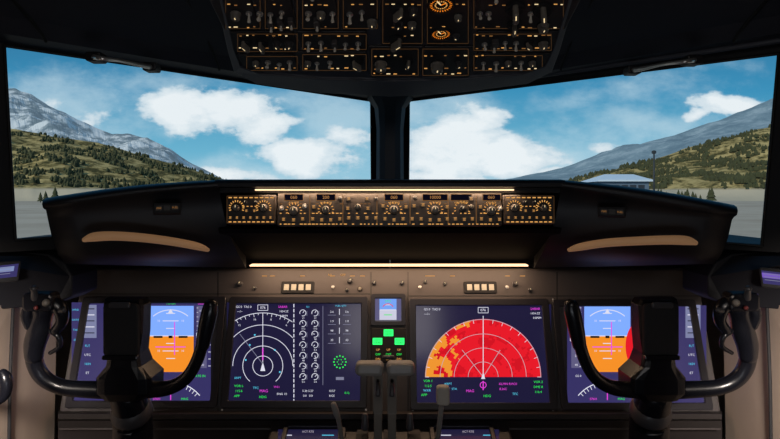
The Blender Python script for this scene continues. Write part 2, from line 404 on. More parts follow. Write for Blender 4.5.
for s,(x0,x1) in enumerate(((226,276),(503,555))):
    mb=MB(); pbox(mb,MCP,x0,195,x1,224,-.02,.003,mcpf,.003)
    e=fin(mb,'display_control_panel',label='small dark knob panel beside the autopilot panel',category='control panel',group='display control panels under the hood')
    mb=MB(); h=.0034; w=x1-x0
    for k in range(9): line(mb,MCP,(x0+3+k*5.2,197.8),(x0+6.4+k*5.2,197.8),1.1,h,amber)
    for k in range(10): line(mb,MCP,(x0+3+k*4.7,222),(x0+6+k*4.7,222),1.1,h,amber)
    for k in range(5): line(mb,MCP,(x0+w/2-8+k*4,206.5),(x0+w/2-6+k*4,206.5),.8,h,amber)
    for cx in (x0+11,x0+w-12):
        for a in range(-20,201,20):
            r=math.radians(a); line(mb,MCP,(cx+5.8*math.cos(r),208-5.8*math.sin(r)),(cx+7.8*math.cos(r),208-7.8*math.sin(r)),.9,h,amber)
    frame(mb,MCP,x0+1.5,196.3,x1-1.5,223,.4,h,amberf)
    fin(mb,'panel_marking',e)
    knobs(e,MCP,[('silver',x0+11,208,.72),('silver',x1-12,208,.72),('knob',x0+w/2-5,202.5,.55),('knob',x0+w/2+5,202.5,.55),('button',x0+w/2-4,211,.6),('button',x0+w/2+4,211,.6)]+[('button',x0+5+k*(w-10)/6,217.8,.62) for k in range(7)],.003)
# ================= MAIN PANEL
MAIN=Fr((0,1.27,-.321),(0,.10,.308))
mb=MB()
pbox(mb,MAIN,58,268,722,414,-.02,0,brown,.01)
mp=fin(mb,'instrument_panel',label='wide grey-brown main instrument panel warmly lit from above',category='instrument panel')
mb=MB()
for x in (218,371,408,557): line(mb,MAIN,(x,272),(x,412),.9,.0004,rubber)
line(mb,MAIN,(66,294),(370,294),.8,.0004,rubber); line(mb,MAIN,(409,296),(712,296),.8,.0004,rubber)
for x in (330,343): text(mb,MAIN,'OFF' if x>335 else 'N1',x,275,3,.0006,amber)
for x in (262,270,300,330,350,360,425,430,450,505,520): line(mb,MAIN,(x,276),(x+5,276),.6,.0006,amber)
fin(mb,'panel_seam',mp)
for x0 in (283,466):
    mb=MB(); pbox(mb,MAIN,x0-2,281.5,x0+31,293.5,-.001,.003,blackm,.003)
    for k in range(4): pbox(mb,MAIN,x0+1+k*7.3,284.5,x0+6+k*7.3,290.5,.003,.0045,mat('vent_lens',C(165,160,146),.5,emit=C(205,192,165),es=.18),.001)
    fin(mb,'annunciator_block',mp,label='black block with four pale lit lenses')
knobs(mp,MAIN,[('knob',350,281,.9),('silver',360,289,.5),('knob',347,290,.55),('knob',374,283,.7),('knob',402,283,.7),('knob',425,282,.6),('knob',445,284,.6),('knob',515,284,.8),('knob',240,284,.8),('knob',530,290,.6),('knob',255,288,.5)]+[('screw',x,y,.8) for x in (222,366,413,553) for y in (299.5,410)]+[('toggle',x,287,.8) for x in (333,420,507)],0)
def display(x0,y0,x1,y1,drawf,label,name='display_unit',cat='display screen',bw=7,sm=None):
    mb=MB(); bez(mb,MAIN,x0,y0,x1,y1,bw,.0,.008,bezel)
    d=fin(mb,name,label=label,category=cat)
    mb=MB(); rect(mb,MAIN,x0+bw-1,y0+bw-1.5,x1-bw+1,y1-bw+1,.0015,sm or scr); fin(mb,'screen',d)
    mb=MB(); drawf(mb); fin(mb,'screen_symbol',d)
    return d
H=.0022
def T(mb,s,x,y,z=4.4,m=None,h=H): text(mb,MAIN,s,x,y,z*.82,h,m or white)
def d_nav(mb):
    c=(263,366)
    for r,a in ((53,56),(41,43),(30,0),(20,-50),(10,-90)): arc(mb,MAIN,c,r,a,180-a,.6,H,white,40)
    for a in range(60,124,5):
        r=math.radians(a); q=3.5 if a%10==0 else 2
        line(mb,MAIN,(c[0]+53*math.cos(r),c[1]-53*math.sin(r)),(c[0]+(53-q)*math.cos(r),c[1]-(53-q)*math.sin(r)),.5,H,white)
        if a%20==0: T(mb,str(a//10),c[0]+47*math.cos(r),c[1]-47*math.sin(r),3.4)
    line(mb,MAIN,(263,313),(263,362),.6,H,white); rpoly(mb,MAIN,[(260.5,371),(263,362),(265.5,371)],H,white)
    line(mb,MAIN,(263,348),(263,360),1.2,H,magenta); line(mb,MAIN,(263,364),(240,334),.6,H,grey_e)
    frame(mb,MAIN,258,305,268,310.5,.5,H,white); T(mb,'076',263,307.8,4.4,white)
    T(mb,'GS 0  TAS 0',244,307,3.8); T(mb,'---/--',240,311.5,3.6); T(mb,'SABAR',283,307,3.8,magenta); T(mb,'1654.2Z',284,311.5,3.4,white); T(mb,'0.8NM',284,316,3.4,white)
    T(mb,'VOR L',239,386,4,green); T(mb,'115.6',239,391,4,green); T(mb,'APP',237,396,4,green);T(mb,'TFC',256,388,4,cyanE); T(mb,'MAG',264,391,4.8,magenta); T(mb,'HDG',263,397,4.2,green); T(mb,'ARPT',238,378,3.6,cyanE); T(mb,'RNG 10',282,394,3.6,white); T(mb,'W31',277,387,3.6,magenta)
    for x,y in ((250,345),(275,350),(255,335),(246,360),(280,372)): disc(mb,MAIN,(x,y),1,H,cyanE,6)
    for k in range(20): line(mb,MAIN,(294,304+k*5),(294,307.4+k*5),.9,H,white)
    for col,cx in enumerate((303,315)):
        for row in range(7):
            cy=313+row*10.6
            arc(mb,MAIN,(cx,cy),3.1,-110,200,.6,H,white,12); line(mb,MAIN,(cx,cy),(cx+2.4*math.cos(row+1),cy-2.4*math.sin(row+1)),.6,H,white)
            T(mb,('21','512','98','5.6','48','60','2.6')[row],cx+.5,cy+5.2,3,white)
            line(mb,MAIN,(cx+4,cy-2),(cx+4,cy+3),.5,H,grey_e)
    line(mb,MAIN,(323,306),(323,385),.5,H,grey_e)
    for row in range(4):
        cy=312+row*9.4
        for cx in (332,347):
            T(mb,('2.6','1.9','98','33')[row],cx,cy,3.6); line(mb,MAIN,(cx-4,cy+3.2),(cx+4,cy+3.2),.5,H,grey_e)
        line(mb,MAIN,(339.5,cy-3),(339.5,cy+3),.6,H,white)
    T(mb,'N1',308,307,3.2,cyanE);T(mb,'FUEL QTY',341,306,3,cyanE)
    for k in range(12):
        a=2*math.pi*k/12; disc(mb,MAIN,(340+6*math.cos(a),362+6*math.sin(a)),.85,H,green,8)
    for k in range(6):
        a=2*math.pi*k/6; disc(mb,MAIN,(340+2.6*math.cos(a),362+2.6*math.sin(a)),.6,H,green,6)
    for k in range(2):
        T(mb,('5.30 5.27','0.0   0.0')[k],308,391+k*4.8,3.6); T(mb,('10.57','KGS')[k],332,391+k*4.8,3.6)
    T(mb,'0:12',347,393,3.6,green); rect(mb,MAIN,336,377,344,380,H,grey_e)
display(221,297,367,408,d_nav,'dark violet display showing navigation arcs and engine readouts')
def d_radar(mb):
    c=(483,377); R=58
    nr=28; na=110
    for i in range(nr):
        for j in range(na):
            r0=R*i/nr; r1=R*(i+1)/nr; a0=math.pi*j/na; a1=math.pi*(j+1)/na
            am=math.degrees((a0+a1)/2); rr=(r0+r1)/2; X=rr*math.cos(a0); Y=rr*math.sin(a0)
            v=noise.noise(Vector((X*.10,Y*.10,3.1)))*1.3+noise.noise(Vector((X*.28,Y*.28,8.1)))*.8
            lim=(rr/R-.66)*1.5+(am-116)/85.
            m=orE if lim+v*.7>.56 else (redD if v<-.3 else redE)
            mb.add([MAIN.pp(c[0]+r*math.cos(a),c[1]-r*math.sin(a),H) for r,a in ((r0,a0),(r1,a0),(r1,a1),(r0,a1))],[[0,1,2,3]],m)
    h=H+.0004
    for r in (15,29,43): arc(mb,MAIN,c,r,0,180,.45,h,whited,36)
    arc(mb,MAIN,c,57.5,0,180,.55,h,whited,40)
    line(mb,MAIN,(483,316),(483,377),.7,h,white)
    for a in range(0,181,10):
        r=math.radians(a); line(mb,MAIN,(c[0]+58*math.cos(r),c[1]-58*math.sin(r)),(c[0]+54*math.cos(r),c[1]-54*math.sin(r)),.45,h,white)
    line(mb,MAIN,(483,377),(462,350),.5,h,whited); line(mb,MAIN,(483,377),(500,350),.5,h,whited)
    rpoly(mb,MAIN,[(481,379),(483,372),(485,379)],h+.0002,white)
    line(mb,MAIN,(483,381),(483,390),1.,h,magenta); arc(mb,MAIN,(483,385),3.,0,360,.7,h,magenta,14)
    frame(mb,MAIN,478,307.5,488,313,.5,h,white); T(mb,'076',483,310.3,4.6)
    T(mb,'GS 0  TAS 0',432,309.5,4); T(mb,'---/--',427,314,3.8); T(mb,'SABAR',535,309,4,magenta); T(mb,'1654.2Z',535,313.5,3.6); T(mb,'0.8NM',537,318,3.6)
    T(mb,'VOR 1',428,381,4,green); T(mb,'112.5',428,386,4,green); T(mb,'APP',424,395,4.4,green); T(mb,'WXR',427,390.5,4,cyanE)
    T(mb,'ARPT',448,384,4,cyanE); T(mb,'WPT  STA',450,389,3.8,cyanE); T(mb,'MAG',470,391,4.6,magenta); T(mb,'HDG',487,396,4.2,green); T(mb,'KLMN RW31',508,384,4,magenta); T(mb,'8,26C',503,389,3.8,magenta)
    T(mb,'VOR 2',538,382,4,green); T(mb,'DME 8',538,387,4,green); T(mb,'116.4',538,392,4,green); T(mb,'TFC',515,394,4,cyanE)
display(410,299,557,410,d_radar,'display showing a red and orange weather radar fan')
def d_pfd(x0,mir):
    def f(mb):
        a,b=x0,x0+46
        rect(mb,MAIN,a,306,b,336,H,skyE); rect(mb,MAIN,a,336,b,372,H,gndE); line(mb,MAIN,(a,336),(b,336),.9,H+.0003,white)
        c=(a+b)/2
        for k in range(-3,4):
            if k: w=8 if k%2==0 else 4.5; line(mb,MAIN,(c-w,336+k*7.5),(c+w,336+k*7.5),.8,H+.0003,white)
        for dx in (-1,1): line(mb,MAIN,(c+dx*17,337),(c+dx*8,337),2.,H+.0005,blkE)
        line(mb,MAIN,(c-2,337),(c+2,337),2.5,H+.0005,blkE)
        for yy in (321,351):
            for dx in (-12,12): T(mb,'10',c+dx,yy,3.6,white,H+.0004)
        arc(mb,MAIN,(c,337),27,50,130,.8,H+.0003,white,16)
        rpoly(mb,MAIN,[(c-2.5,313),(c,309),(c+2.5,313)],H+.0004,white)
        line(mb,MAIN,(c-15,347),(c+15,347),.9,H+.0006,magenta); line(mb,MAIN,(c+4,322),(c+4,355),.9,H+.0006,magenta)
        rect(mb,MAIN,a-13,306,a-3,368,H,tapeE); rect(mb,MAIN,b+3,306,b+13,368,H,tapeE)
        for k in range(7): T(mb,str(100-k*10),a-8,311+k*9,3.8,white,H+.0003); T(mb,str(1000-k*100),b+8.3,311+k*9,3.4,white,H+.0003)
        for k in range(14): line(mb,MAIN,(a-5,308+k*4.5),(a-3,308+k*4.5),.4,H+.0003,white); line(mb,MAIN,(b+3,308+k*4.5),(b+4.6,308+k*4.5),.4,H+.0003,white)
        if mir>0:
            n=14; P=[]
            for i in range(n+1):
                t=math.radians(-65+130*i/n); P.append((640-15*math.cos(t),346-25*math.sin(t)))
            for i in range(n,-1,-1):
                t=math.radians(-65+130*i/n); P.append((640-5*math.cos(t),346-25*math.sin(t)))
            rpoly(mb,MAIN,P,H+.0007,redE)
        frame(mb,MAIN,b+3,333,b+14,341,.7,H+.0005,white); frame(mb,MAIN,a-14,333,a-3,341,.7,H+.0005,white)
        for k in range(9): line(mb,MAIN,(b+14.5,310+k*7),(b+17,310+k*7),.6,H,white)
        T(mb,'110',a-8,303.8,3.8,magenta); T(mb,'5000',b+7,303.8,3.6,magenta); T(mb,'TO/GA',c,303.6,3.8,green)
        arc(mb,MAIN,(c,420),38,40,140,.9,H,white,24)
        for k in range(45,140,6):
            r=math.radians(k); line(mb,MAIN,(c+38*math.cos(r),420-38*math.sin(r)),(c+34*math.cos(r),420-34*math.sin(r)),.6,H,white)
        T(mb,'GS 0',a-6,376,3.8,white); T(mb,'MAG',c+14,399,4,green); T(mb,'076H',c-14,399,4,magenta); T(mb,'29.92 IN',b+6,376,4,green); line(mb,MAIN,(c,383),(c,400),1,H,magenta)
        q=88 if mir<0 else 691
        rect(mb,MAIN,q-6,305,q+9,338,H,em('aux_grey',C(134,138,175),.85) )
        for k in range(5): line(mb,MAIN,(q-4,309+k*6),(q+7,309+k*6),.9,H+.0003,white if k%2 else blkE)
        for k in range(5): T(mb,('FLT','UTC','1654','ET','0:12')[k],q,346+k*9,4,(cyanE,white)[k%2])
        q2=q-12 if mir<0 else q+10
        if mir<0:
            for k in range(4): T(mb,('XPDR','DATE','TAIL','SEL')[k],q2,310+k*10,3.2,cyanE)
    return f
display(66,297,217,408,d_pfd(148,-1),'display with blue and orange artificial horizon behind control wheel',sm=scr2)
display(561,300,712,410,d_pfd(584,1),'display with artificial horizon partly hidden by the control wheel',sm=scr2)
def d_stby(mb):
    rect(mb,MAIN,376,299,400,310,H,em('stby_blue',C(120,165,245),1.)); rect(mb,MAIN,376,310,400,320,H,em('stby_pale',C(205,205,225),1.))
    line(mb,MAIN,(380,310),(396,310),.9,H+.0003,white); line(mb,MAIN,(384,305),(392,305),.7,H+.0003,white); line(mb,MAIN,(384,315),(392,315),.8,H+.0003,green)
    rect(mb,MAIN,375,299,379.5,320,H+.0004,tapeE); rect(mb,MAIN,396.5,299,401,320,H+.0004,tapeE)
    T(mb,'STD',388,301.5,3.8,green,H+.0005); arc(mb,MAIN,(388,310),6,30,150,.7,H+.0004,redE,10)
display(370.5,294,406,326,d_stby,'small square standby flight display','standby_display',bw=4.5)
mb=MB(); pbox(mb,MAIN,371,328,406,363,.0,.006,blackm,.003)
gp=fin(mb,'landing_gear_panel',label='small black panel with three green lights',category='control panel')
mb=MB(); h=.0064
for s,x,y in (('NOSE',388.5,333),('LEFT',377.5,341.5),('RIGHT',399.5,341.5)):
    pbox(mb,MAIN,x-4.8,y-3.4,x+4.8,y+3.4,.006,.0068,greenb,.001)
    text(mb,MAIN,s,x,y-1.2,2.6,.0071,blkE); text(mb,MAIN,'GEAR',x,y+1.4,2.6,.0071,blkE)
for k in range(3):
    for x in (378,388.5,399): T(mb,('UP','OFF','DN')[k],x,350+k*4.6,3.8,(amber,green,amber)[k],h)
fin(mb,'gear_light',gp,label='green glowing indicator lights')
mb=MB(); tube(mb,[(*MAIN.pp(388.5,356,.004),.0025),(*MAIN.pp(388.5,357,.03),.0025)],metal,8,2); tube(mb,[(*MAIN.pp(384,358,.036),.005),(*MAIN.pp(393,358,.036),.005)],dgrey,12,2)
fin(mb,'gear_lever',gp)
mb=MB()
vs=[V(58,411,1.225),V(722,411,1.225),V(722,414,1.19),V(58,414,1.19),V(722,419,1.19),V(58,419,1.19),V(722,421,1.22),V(58,421,1.22),V(722,470,1.26),V(58,470,1.26),V(722,700,1.30),V(58,700,1.30)]
mb.add(vs,[[0,1,2,3],[3,2,4,5],[5,4,6,7],[7,6,8,9],[9,8,10,11]],brownd)
fin(mb,'lower_panel',mp)
for (a,b,y) in ((60,270,429),(505,720,429)):
    mb=MB(); tube(mb,[pt(a,y,1.2,1.1),pt((a+b)/2,y,1.2,1.1),pt(b,y,1.2,1.1)],brown,8,2); fin(mb,'edge_rail',mp)
# ================= PEDESTAL
PED=Fr((0,1.2,-.490),(0,1,.35))
mb=MB()
rbox(mb,PED.P,-.255,-.75,.255,.02,-.06,0,.008,brownd)
rbox(mb,PED.P,-.22,-.7,.22,.0,-.5,-.06,.008,brownd)
ped=fin(mb,'centre_pedestal',label='dark brown centre pedestal between the seats',category='pedestal')
for x0,x1 in ((274,342),(433,503)):
    mb=MB(); bez(mb,PED,x0,426,x1,470,5,.0,.008,bezel)
    d=fin(mb,'control_display_unit',label='pedestal keypad display with dim lit text lines',category='display screen',group='pedestal display units')
    mb=MB(); rect(mb,PED,x0+4,430,x1-4,466,.0015,scr); fin(mb,'screen',d)
    mb=MB()
    text(mb,PED,'ACT RTE',(x0+x1)/2,432.5,3.,.0022,whited)
    for k in range(4):
        line(mb,PED,(x0+8,434+k*7+2),(x0+18,434+k*7+2),.8,.0022,(white,magenta)[k%2]); line(mb,PED,(x1-20,434+k*7+2),(x1-8,434+k*7+2),.8,.0022,(cyanE,white)[k%2])
    fin(mb,'screen_symbol',d)
tq=empty('throttle_quadrant',(0,1.02,-.56),'grey throttle quadrant with twin thrust levers and side levers','throttle')
rg=[]
for k in range(9):
    a=math.radians(20+140*k/8); rg.append((1.03-.12*math.cos(a),-.60+.165*math.sin(a)))
for (x0,x1) in ((-.062,-.042),(-.012,.006),(.034,.056)):
    mb=MB()
    a=[Vector((x0,y,z)) for y,z in rg]+[Vector((x0,1.14,-.62)),Vector((x0,.90,-.62))]
    b=[Vector((x1,p.y,p.z)) for p in a]
    loft(mb,[a,b],blackm)
    fin(mb,'quadrant_body',tq)
for (x0,x1,sx) in ((355,384,378),(386,415,392)):
    mb=MB()
    A=V((x0+x1)/2,369,.98); hw=(x1-x0)/2*.98/F-.0004
    rbox(mb,lambda u,v,h:A+Vector((u,-h,v)),-hw,-.0105,hw,.0115,-.014,.012,.009,greym,c=.007)
    fin(mb,'lever_grip',tq)
    mb=MB(); A=V(sx,374,.985); B=V(sx,412,1.0); Cc=V(sx,450,1.03)
    rr=lambda P,w,t:[P+Vector((dx,dy,0)) for dx,dy in ((-w,-t),(w,-t),(w,t),(-w,t))]
    loft(mb,[rr(A,.009,.006),rr(B,.0085,.006),rr(B+Vector((0,0,-.002)),.0075,.006),rr(Cc,.0075,.006)],palek)
    fin(mb,'lever_arm',tq,bevel=.0015)
    mb=MB(); tube(mb,[pt(sx,378,1.0,1.5),pt(sx,384,.965,2),pt(sx,395,.955,3)],dgrey,10,4); fin(mb,'reverse_lever',tq)
mb=MB(); tube(mb,[pt(333.5,404,.99,2.8),pt(336,412,.995,3.4),pt(339,422,1.01,2.4),pt(344,450,1.05,2.2)],greym,12,4); fin(mb,'speed_brake_lever',tq)
mb=MB(); rbox(mb,lambda u,v,h:V(443,395,.985)+Vector((u,-h,v)),-.0115,-.017,.0115,.016,-.008,.008,.006,mat('pale_lever',C(160,152,140),.5)); tube(mb,[pt(442,400,.99,2.6),pt(440,420,1.0,2.6),pt(436,450,1.05,2.4)],greym,10,3); fin(mb,'flap_lever',tq)
for x in (365,410):
    mb=MB(); tube(mb,[pt(x,415,1.03,3),pt(x,428,1.03,4)],dgrey,10,2); fin(mb,'cutoff_lever',tq)
# ================= YOKES
def yoke(s):
    mx=lambda x: x if s<0 else 782-x
    root=empty('control_yoke',V(mx(126),900,1.0),'black control wheel on its column with thumb switches on grip','control yoke','control wheels in front of each pilot station')
    mb=MB()
    tube(mb,[pt(mx(x),y,dd,r) for x,y,dd,r in ((40,330,.945,6.5),(34.5,346,.95,7.8),(35,363,.958,7.8),(44,378,.965,7.6),(62,387,.972,7.6),(92,389.5,.98,8.4),(120,390,.985,9),(150,389.5,.98,8.4),(171,387,.97,7.2),(187,377,.96,6.4),(198,358,.952,6.2),(205,332,.946,6.2),(210.5,308,.94,6.4))],yokem,18,6)
    fin(mb,'wheel_rim',root)
    mb=MB()
    tube(mb,[pt(mx(x),y,dd,r) for x,y,dd,r in ((34,357,.952,8.4),(35,344,.948,10),(39,331,.944,10.6),(42,318,.94,9.6),(44,307,.936,10.5),(44,301,.934,8))],yokem,18,5)
    fin(mb,'grip',root)
    mb=MB()
    tube(mb,[pt(mx(x),y,dd,r) for x,y,dd,r in ((202.5,346,.948,6.8),(206,328,.944,8),(209.5,312,.94,8),(211,304,.938,6.6))],yokem,18,5)
    fin(mb,'grip',root)
    mb=MB()
    A=V(mx(43),302,.922)
    rbox(mb,lambda u,v,h:A+Vector((u*(-s),-h,v)),-.030,-.015,.020,.016,-.014,.010,.008,yokem)
    tube(mb,[pt(mx(50),300,.93,7),pt(mx(60),308,.93,7.2),pt(mx(62),321,.935,5.6),pt(mx(55),331,.94,4.6)],yokem,12,4)
    tube(mb,[pt(mx(31),305,.93,4.6),pt(mx(26),315,.93,5.2),pt(mx(29),327,.935,4)],yokem,12,3)
    fin(mb,'switch_housing',root)
    mb=MB(); tube(mb,[pt(mx(35),298,.915,3.8),pt(mx(34),291,.905,2.8),pt(mx(34),288.5,.903,3.8)],dgrey,10,3); fin(mb,'trim_switch',root)
    mb=MB(); tube(mb,[pt(mx(46),303,.912,3.8),pt(mx(46),302.5,.90,3.4)],palek,12,2); fin(mb,'thumb_button',root)
    mb=MB(); tube(mb,[pt(mx(59),311,.925,2.8),pt(mx(64),310,.915,2.6)],dgrey,10,2); fin(mb,'radio_switch',root)
    mb=MB(); tube(mb,[pt(mx(36),308,.913,2.2),pt(mx(36),307.8,.903,2.2)],mat('red_button',C(90,28,26),.4),10,2); fin(mb,'disconnect_button',root)
    mb=MB(); tube(mb,[pt(mx(50),331,.94,2.6),pt(mx(58),336,.94,2.6),pt(mx(60),346,.945,2.2),pt(mx(50),353,.95,2)],yokem,10,3); fin(mb,'trigger_guard',root)
    mb=MB(); c=mx(121)
    rings=[]
    for y,w,d0,d1 in ((298,16,.985,1.0),(300,19,.972,1.003),(306,20.5,.965,1.005),(335,19,.962,1.005),(355,16,.962,1.01),(368,18,.958,1.015),(380,28,.956,1.02),(395,28,.958,1.02),(402,19,.972,1.02)):
        f=d0; a=V(c-w,y,f).x; b=V(c+w,y,f).x; z=(CY-y)/F*f; q=(b-a)*.2; e=.010
        rings.append([Vector(p) for p in ((a,d0+e,z),(a+q*.3,d0+e*.3,z),(a+q,d0,z),(b-q,d0,z),(b-q*.3,d0+e*.3,z),(b,d0+e,z),(b,d1,z),(a,d1,z))])
    loft(mb,rings[::-1],yokem)
    fin(mb,'hub',root,bevel=.003)
    mb=MB(); A=V(c,330,.955)
    rbox(mb,lambda u,v,h:A+Vector((u,-h,v)),-.030,-.044,.030,.045,-.004,.003,.007,blackm)
    rbox(mb,lambda u,v,h:A+Vector((u,-h,v)),-.018,.038,.018,.048,.003,.008,.003,dgrey)
    rbox(mb,lambda u,v,h:A+Vector((u,-h,v)),-.030,-.050,.030,-.042,.0,.007,.003,yokem)
    fin(mb,'chart_clip',root)
    mb=MB(); tube(mb,[pt(mx(127),394,1.0,16),pt(mx(132),415,1.02,18),pt(mx(133),445,1.03,19),pt(mx(134),620,1.05,21),pt(mx(134),820,1.08,22)],yokem,20,4)
    fin(mb,'control_column',root)
    mb=MB()
    tube(mb,[pt(mx(131.5),410,1.015,19.5),pt(mx(132),413,1.02,19.5)],dgrey,20,2); fin(mb,'column_collar',root)
yoke(-1); yoke(1)
# ================= SIDES
def side(s):
    mx=lambda x: x if s<0 else 780-x
    g='side consoles by the windows'
    mb=MB()
    fp=[(-60,254),(20,252),(48,254),(64,262),(72,276),(72,296),(56,304),(-60,316)]
    a=[V(mx(x),y,1.12 if x>0 else .95) for x,y in fp]; b=[p+Vector((0,.10,0)) for p in a]
    loft(mb,[a,b],consm)
    c=fin(mb,'side_console',label='dark moulded side console below window sill with lit screen',category='side console',group=g,bevel=.004)
    fr=Fr(V(mx(5),273,1.0),(0,.2,1),U=(1,(.9 if s<0 else -.9)*1,0))
    mb=MB(); y=272 if s<0 else 279
    x0,x1=(-14,20) if s<0 else (759,792)
    pbox(mb,fr,x0,y-11,x1,y+10,-.02,.004,blackm,.004)
    m=em('side_screen_l',C(150,165,215),.7) if s<0 else em('side_screen_r',C(130,100,205),.8)
    rect(mb,fr,x0+3,y-7,x1-3,y+6,.0045,scr2)
    rect(mb,fr,x0+3,y-5,x1-7,y,.005,m)
    for k in range(3): line(mb,fr,(x0+5,y-4+k*3),(x1-10,y-4+k*3),.6,.0055,grey_e)
    fin(mb,'small_screen',c)
    mb=MB()
    P=[V(mx(57),300,1.235),V(mx(54),450,1.22),V(mx(48),700,1.2),V(mx(-70),700,.84),V(mx(-70),450,.84),V(mx(-70),312,.86)]
    mb.add(P+[V(mx(14),304,1.07),V(mx(10),450,1.05),V(mx(8),700,1.03)],[[0,1,7,6],[6,7,4,5],[1,2,8,7],[7,8,3,4]],tan)
    sl=fin(mb,'side_lining',label='tan lower sidewall lining beside the instrument panel',category='wall lining',group='tan sidewall linings')
    mb=MB(); pts=[V(mx(13),308,1.055),V(mx(10),380,1.04),V(mx(9),450,1.04)]
    tube(mb,[(*p,.003) for p in pts],blackm,8,3); 
    fin(mb,'lining_seam',sl,label='dark seam strip')
    mb=MB()
    A,B=((94,57),(150,67)) if s<0 else ((694,60),(634,70))
    dA,dB=1.02,1.14
    tube(mb,[pt(A[0],A[1],dA,2.6),pt(A[0]*.85+B[0]*.15,A[1]*.85+B[1]*.15,dA*.97,2.2),pt((A[0]+B[0])/2,(A[1]+B[1])/2-1,(dA+dB)/2-.03,1.8),pt(A[0]*.15+B[0]*.85,A[1]*.15+B[1]*.85,dB*.975,2.2),pt(B[0],B[1],dB,2.6)],metal,12,4)
    for (X,dd) in ((A,dA),(B,dB)):
        Q=V(X[0],X[1],dd+.005); rbox(mb,lambda u,v,h:Q+Vector((u,-h,v)),-.014,-.008,.014,.009,-.02,.006,.004,black)
    fin(mb,'grab_handle',label='dark grab handle mounted above the windscreen',category='handle',group='grab handles above the windscreens')
side(-1); side(1)
mb=MB(); tube(mb,[pt(2,372,.80,4),pt(6,380,.80,6),pt(4,396,.80,5),pt(-10,402,.80,5),pt(-26,400,.80,5)],yokem,12,5); tube(mb,[pt(-12,396,.82,5),pt(-30,400,.9,6)],yokem,12,3)
fin(mb,'steering_tiller',label='black nose wheel steering handle by the sidewall',category='steering handle')
# ================= OVERHEAD
OH=Fr((0,1.25,.235),(0,-.3,.09))
mb=MB()
def ohp(px,py,h): return OH.pp(px,py,h)
out=[(206,-130),(214,-10),(228,52),(234,72),(256,84),(320,93),(390,97),(460,93),(528,84),(552,72),(560,50),(578,-10),(590,-130)]
inn=[(214,-130),(221,-10),(234,48),(241,66),(262,73),(322,78),(390,80),(458,78),(522,73),(545,65),(554,46),(571,-10),(580,-130)]
top=[Vector((OH.pp(x,y,0).x*1.04,OH.pp(x,y,0).y+.03,OH.pp(x,y,0).z+.11)) for x,y in out]
r1=[ohp(x,y,-.02) for x,y in out]; r2=[ohp(x,y,0) for x,y in out]; r3=[ohp(x,y,.004) for x,y in inn]; r4=[ohp(x,y,-.003) for x,y in inn]
loft(mb,[top,r1,r2,r3,r4],ohframe,False,True)
oh=fin(mb,'overhead_panel',label='dark grey overhead panel crowded with switches and amber lettering',category='overhead panel',bevel=.002)
OF=OH
mods=[(224,-60,262,29),(263.5,-60,299,29),(236,31,299,52),(245,53.5,299,71),(301,-60,340,29),(341.5,-60,379,29),(301,31,368,50),(301,51.5,368,71),(381,-60,424,44),(425.5,-60,470,44),(370,46,420,76),(421,46,470,76),(472,-60,565,29),(472,31,553,51),(472,52.5,544,71)]
MO=[]
for (a,b,c,d) in mods:
    mb=MB(); pbox(mb,OF,a,b,c,d,-.003,.002,oh_face,.003)
    frame(mb,OF,a+1.8,max(b,-59)+2,c-1.8,d-1.6,.35,.0023,amberf)
    n=int((c-a)/6.5)
    ys=[y for y in (-25,-6,3.5,26,34.5,47.5,55,67.5,72.5) if b+2<y<d-1]
    for k in range(n):
        for yy in ys:
            if random.random()<.6:
                w=random.uniform(1.6,4.2); x=a+3+k*6.5+random.uniform(0,1.5); yj=yy+random.uniform(-.7,.7)
                if x+w<c-2: line(mb,OF,(x,yj),(x+w,yj),.9,.0024,random.choice((amber,amberd,warmw,amberd)))
    MO.append(((a,b,c,d),fin(mb,'switch_module',oh)))
def modat(x,y):
    for (a,b,c,d),o in MO:
        if a-2<=x<=c+2 and b-2<=y<=d+2: return o
    return oh
Hh=.002
lst=[]
for x in (250,259,271,281,308,332,349,361,480,489,530): lst.append(('toggle',x,12,1.15))
for x in (236,272,290,312,352,370,480,497,514): lst.append(('guard' if x in(272,312,497) else 'toggle',x,-14,1.15))
for x in (270,281,292,318): lst.append(('guard',x,20,.95))
for x in (308,322,345,358,484,505,516): lst.append(('toggle',x,42,1.1))
for x in (334,494,): lst.append(('guard',x,42,1.))
for x in (268,279,290,318,330,484,496,520): lst.append(('toggle',x,62,1.15))
for x in (256,308,508,532): lst.append(('silver',x,61,.7))
lst+=[('silver',236,12,.9),('big',246,41,1.),('big',262,42,1.),('knob',277,42,1.),('knob',289,42,1.),('silver',381,62,1.25),('silver',437,63,1.3),('big',408,60,.9),('knob',458,62,.9),('big',396,38,1.2),('big',357,60,1.1),('silver',321,12,.8),('silver',372,20,.9),
 ('big',515,6,1.4),('big',543,8,1.4),('big',514,23,1.1),('silver',543,24,1.),('big',398,8,1.1),('knob',413,8,1.),('knob',398,22,1.),('silver',412,22,.8),('silver',458,15,.7),('knob',456,34,.8),('silver',543,42,.9),('big',529,42,.8)]
knobs(modat,OF,lst,Hh,jit=1)
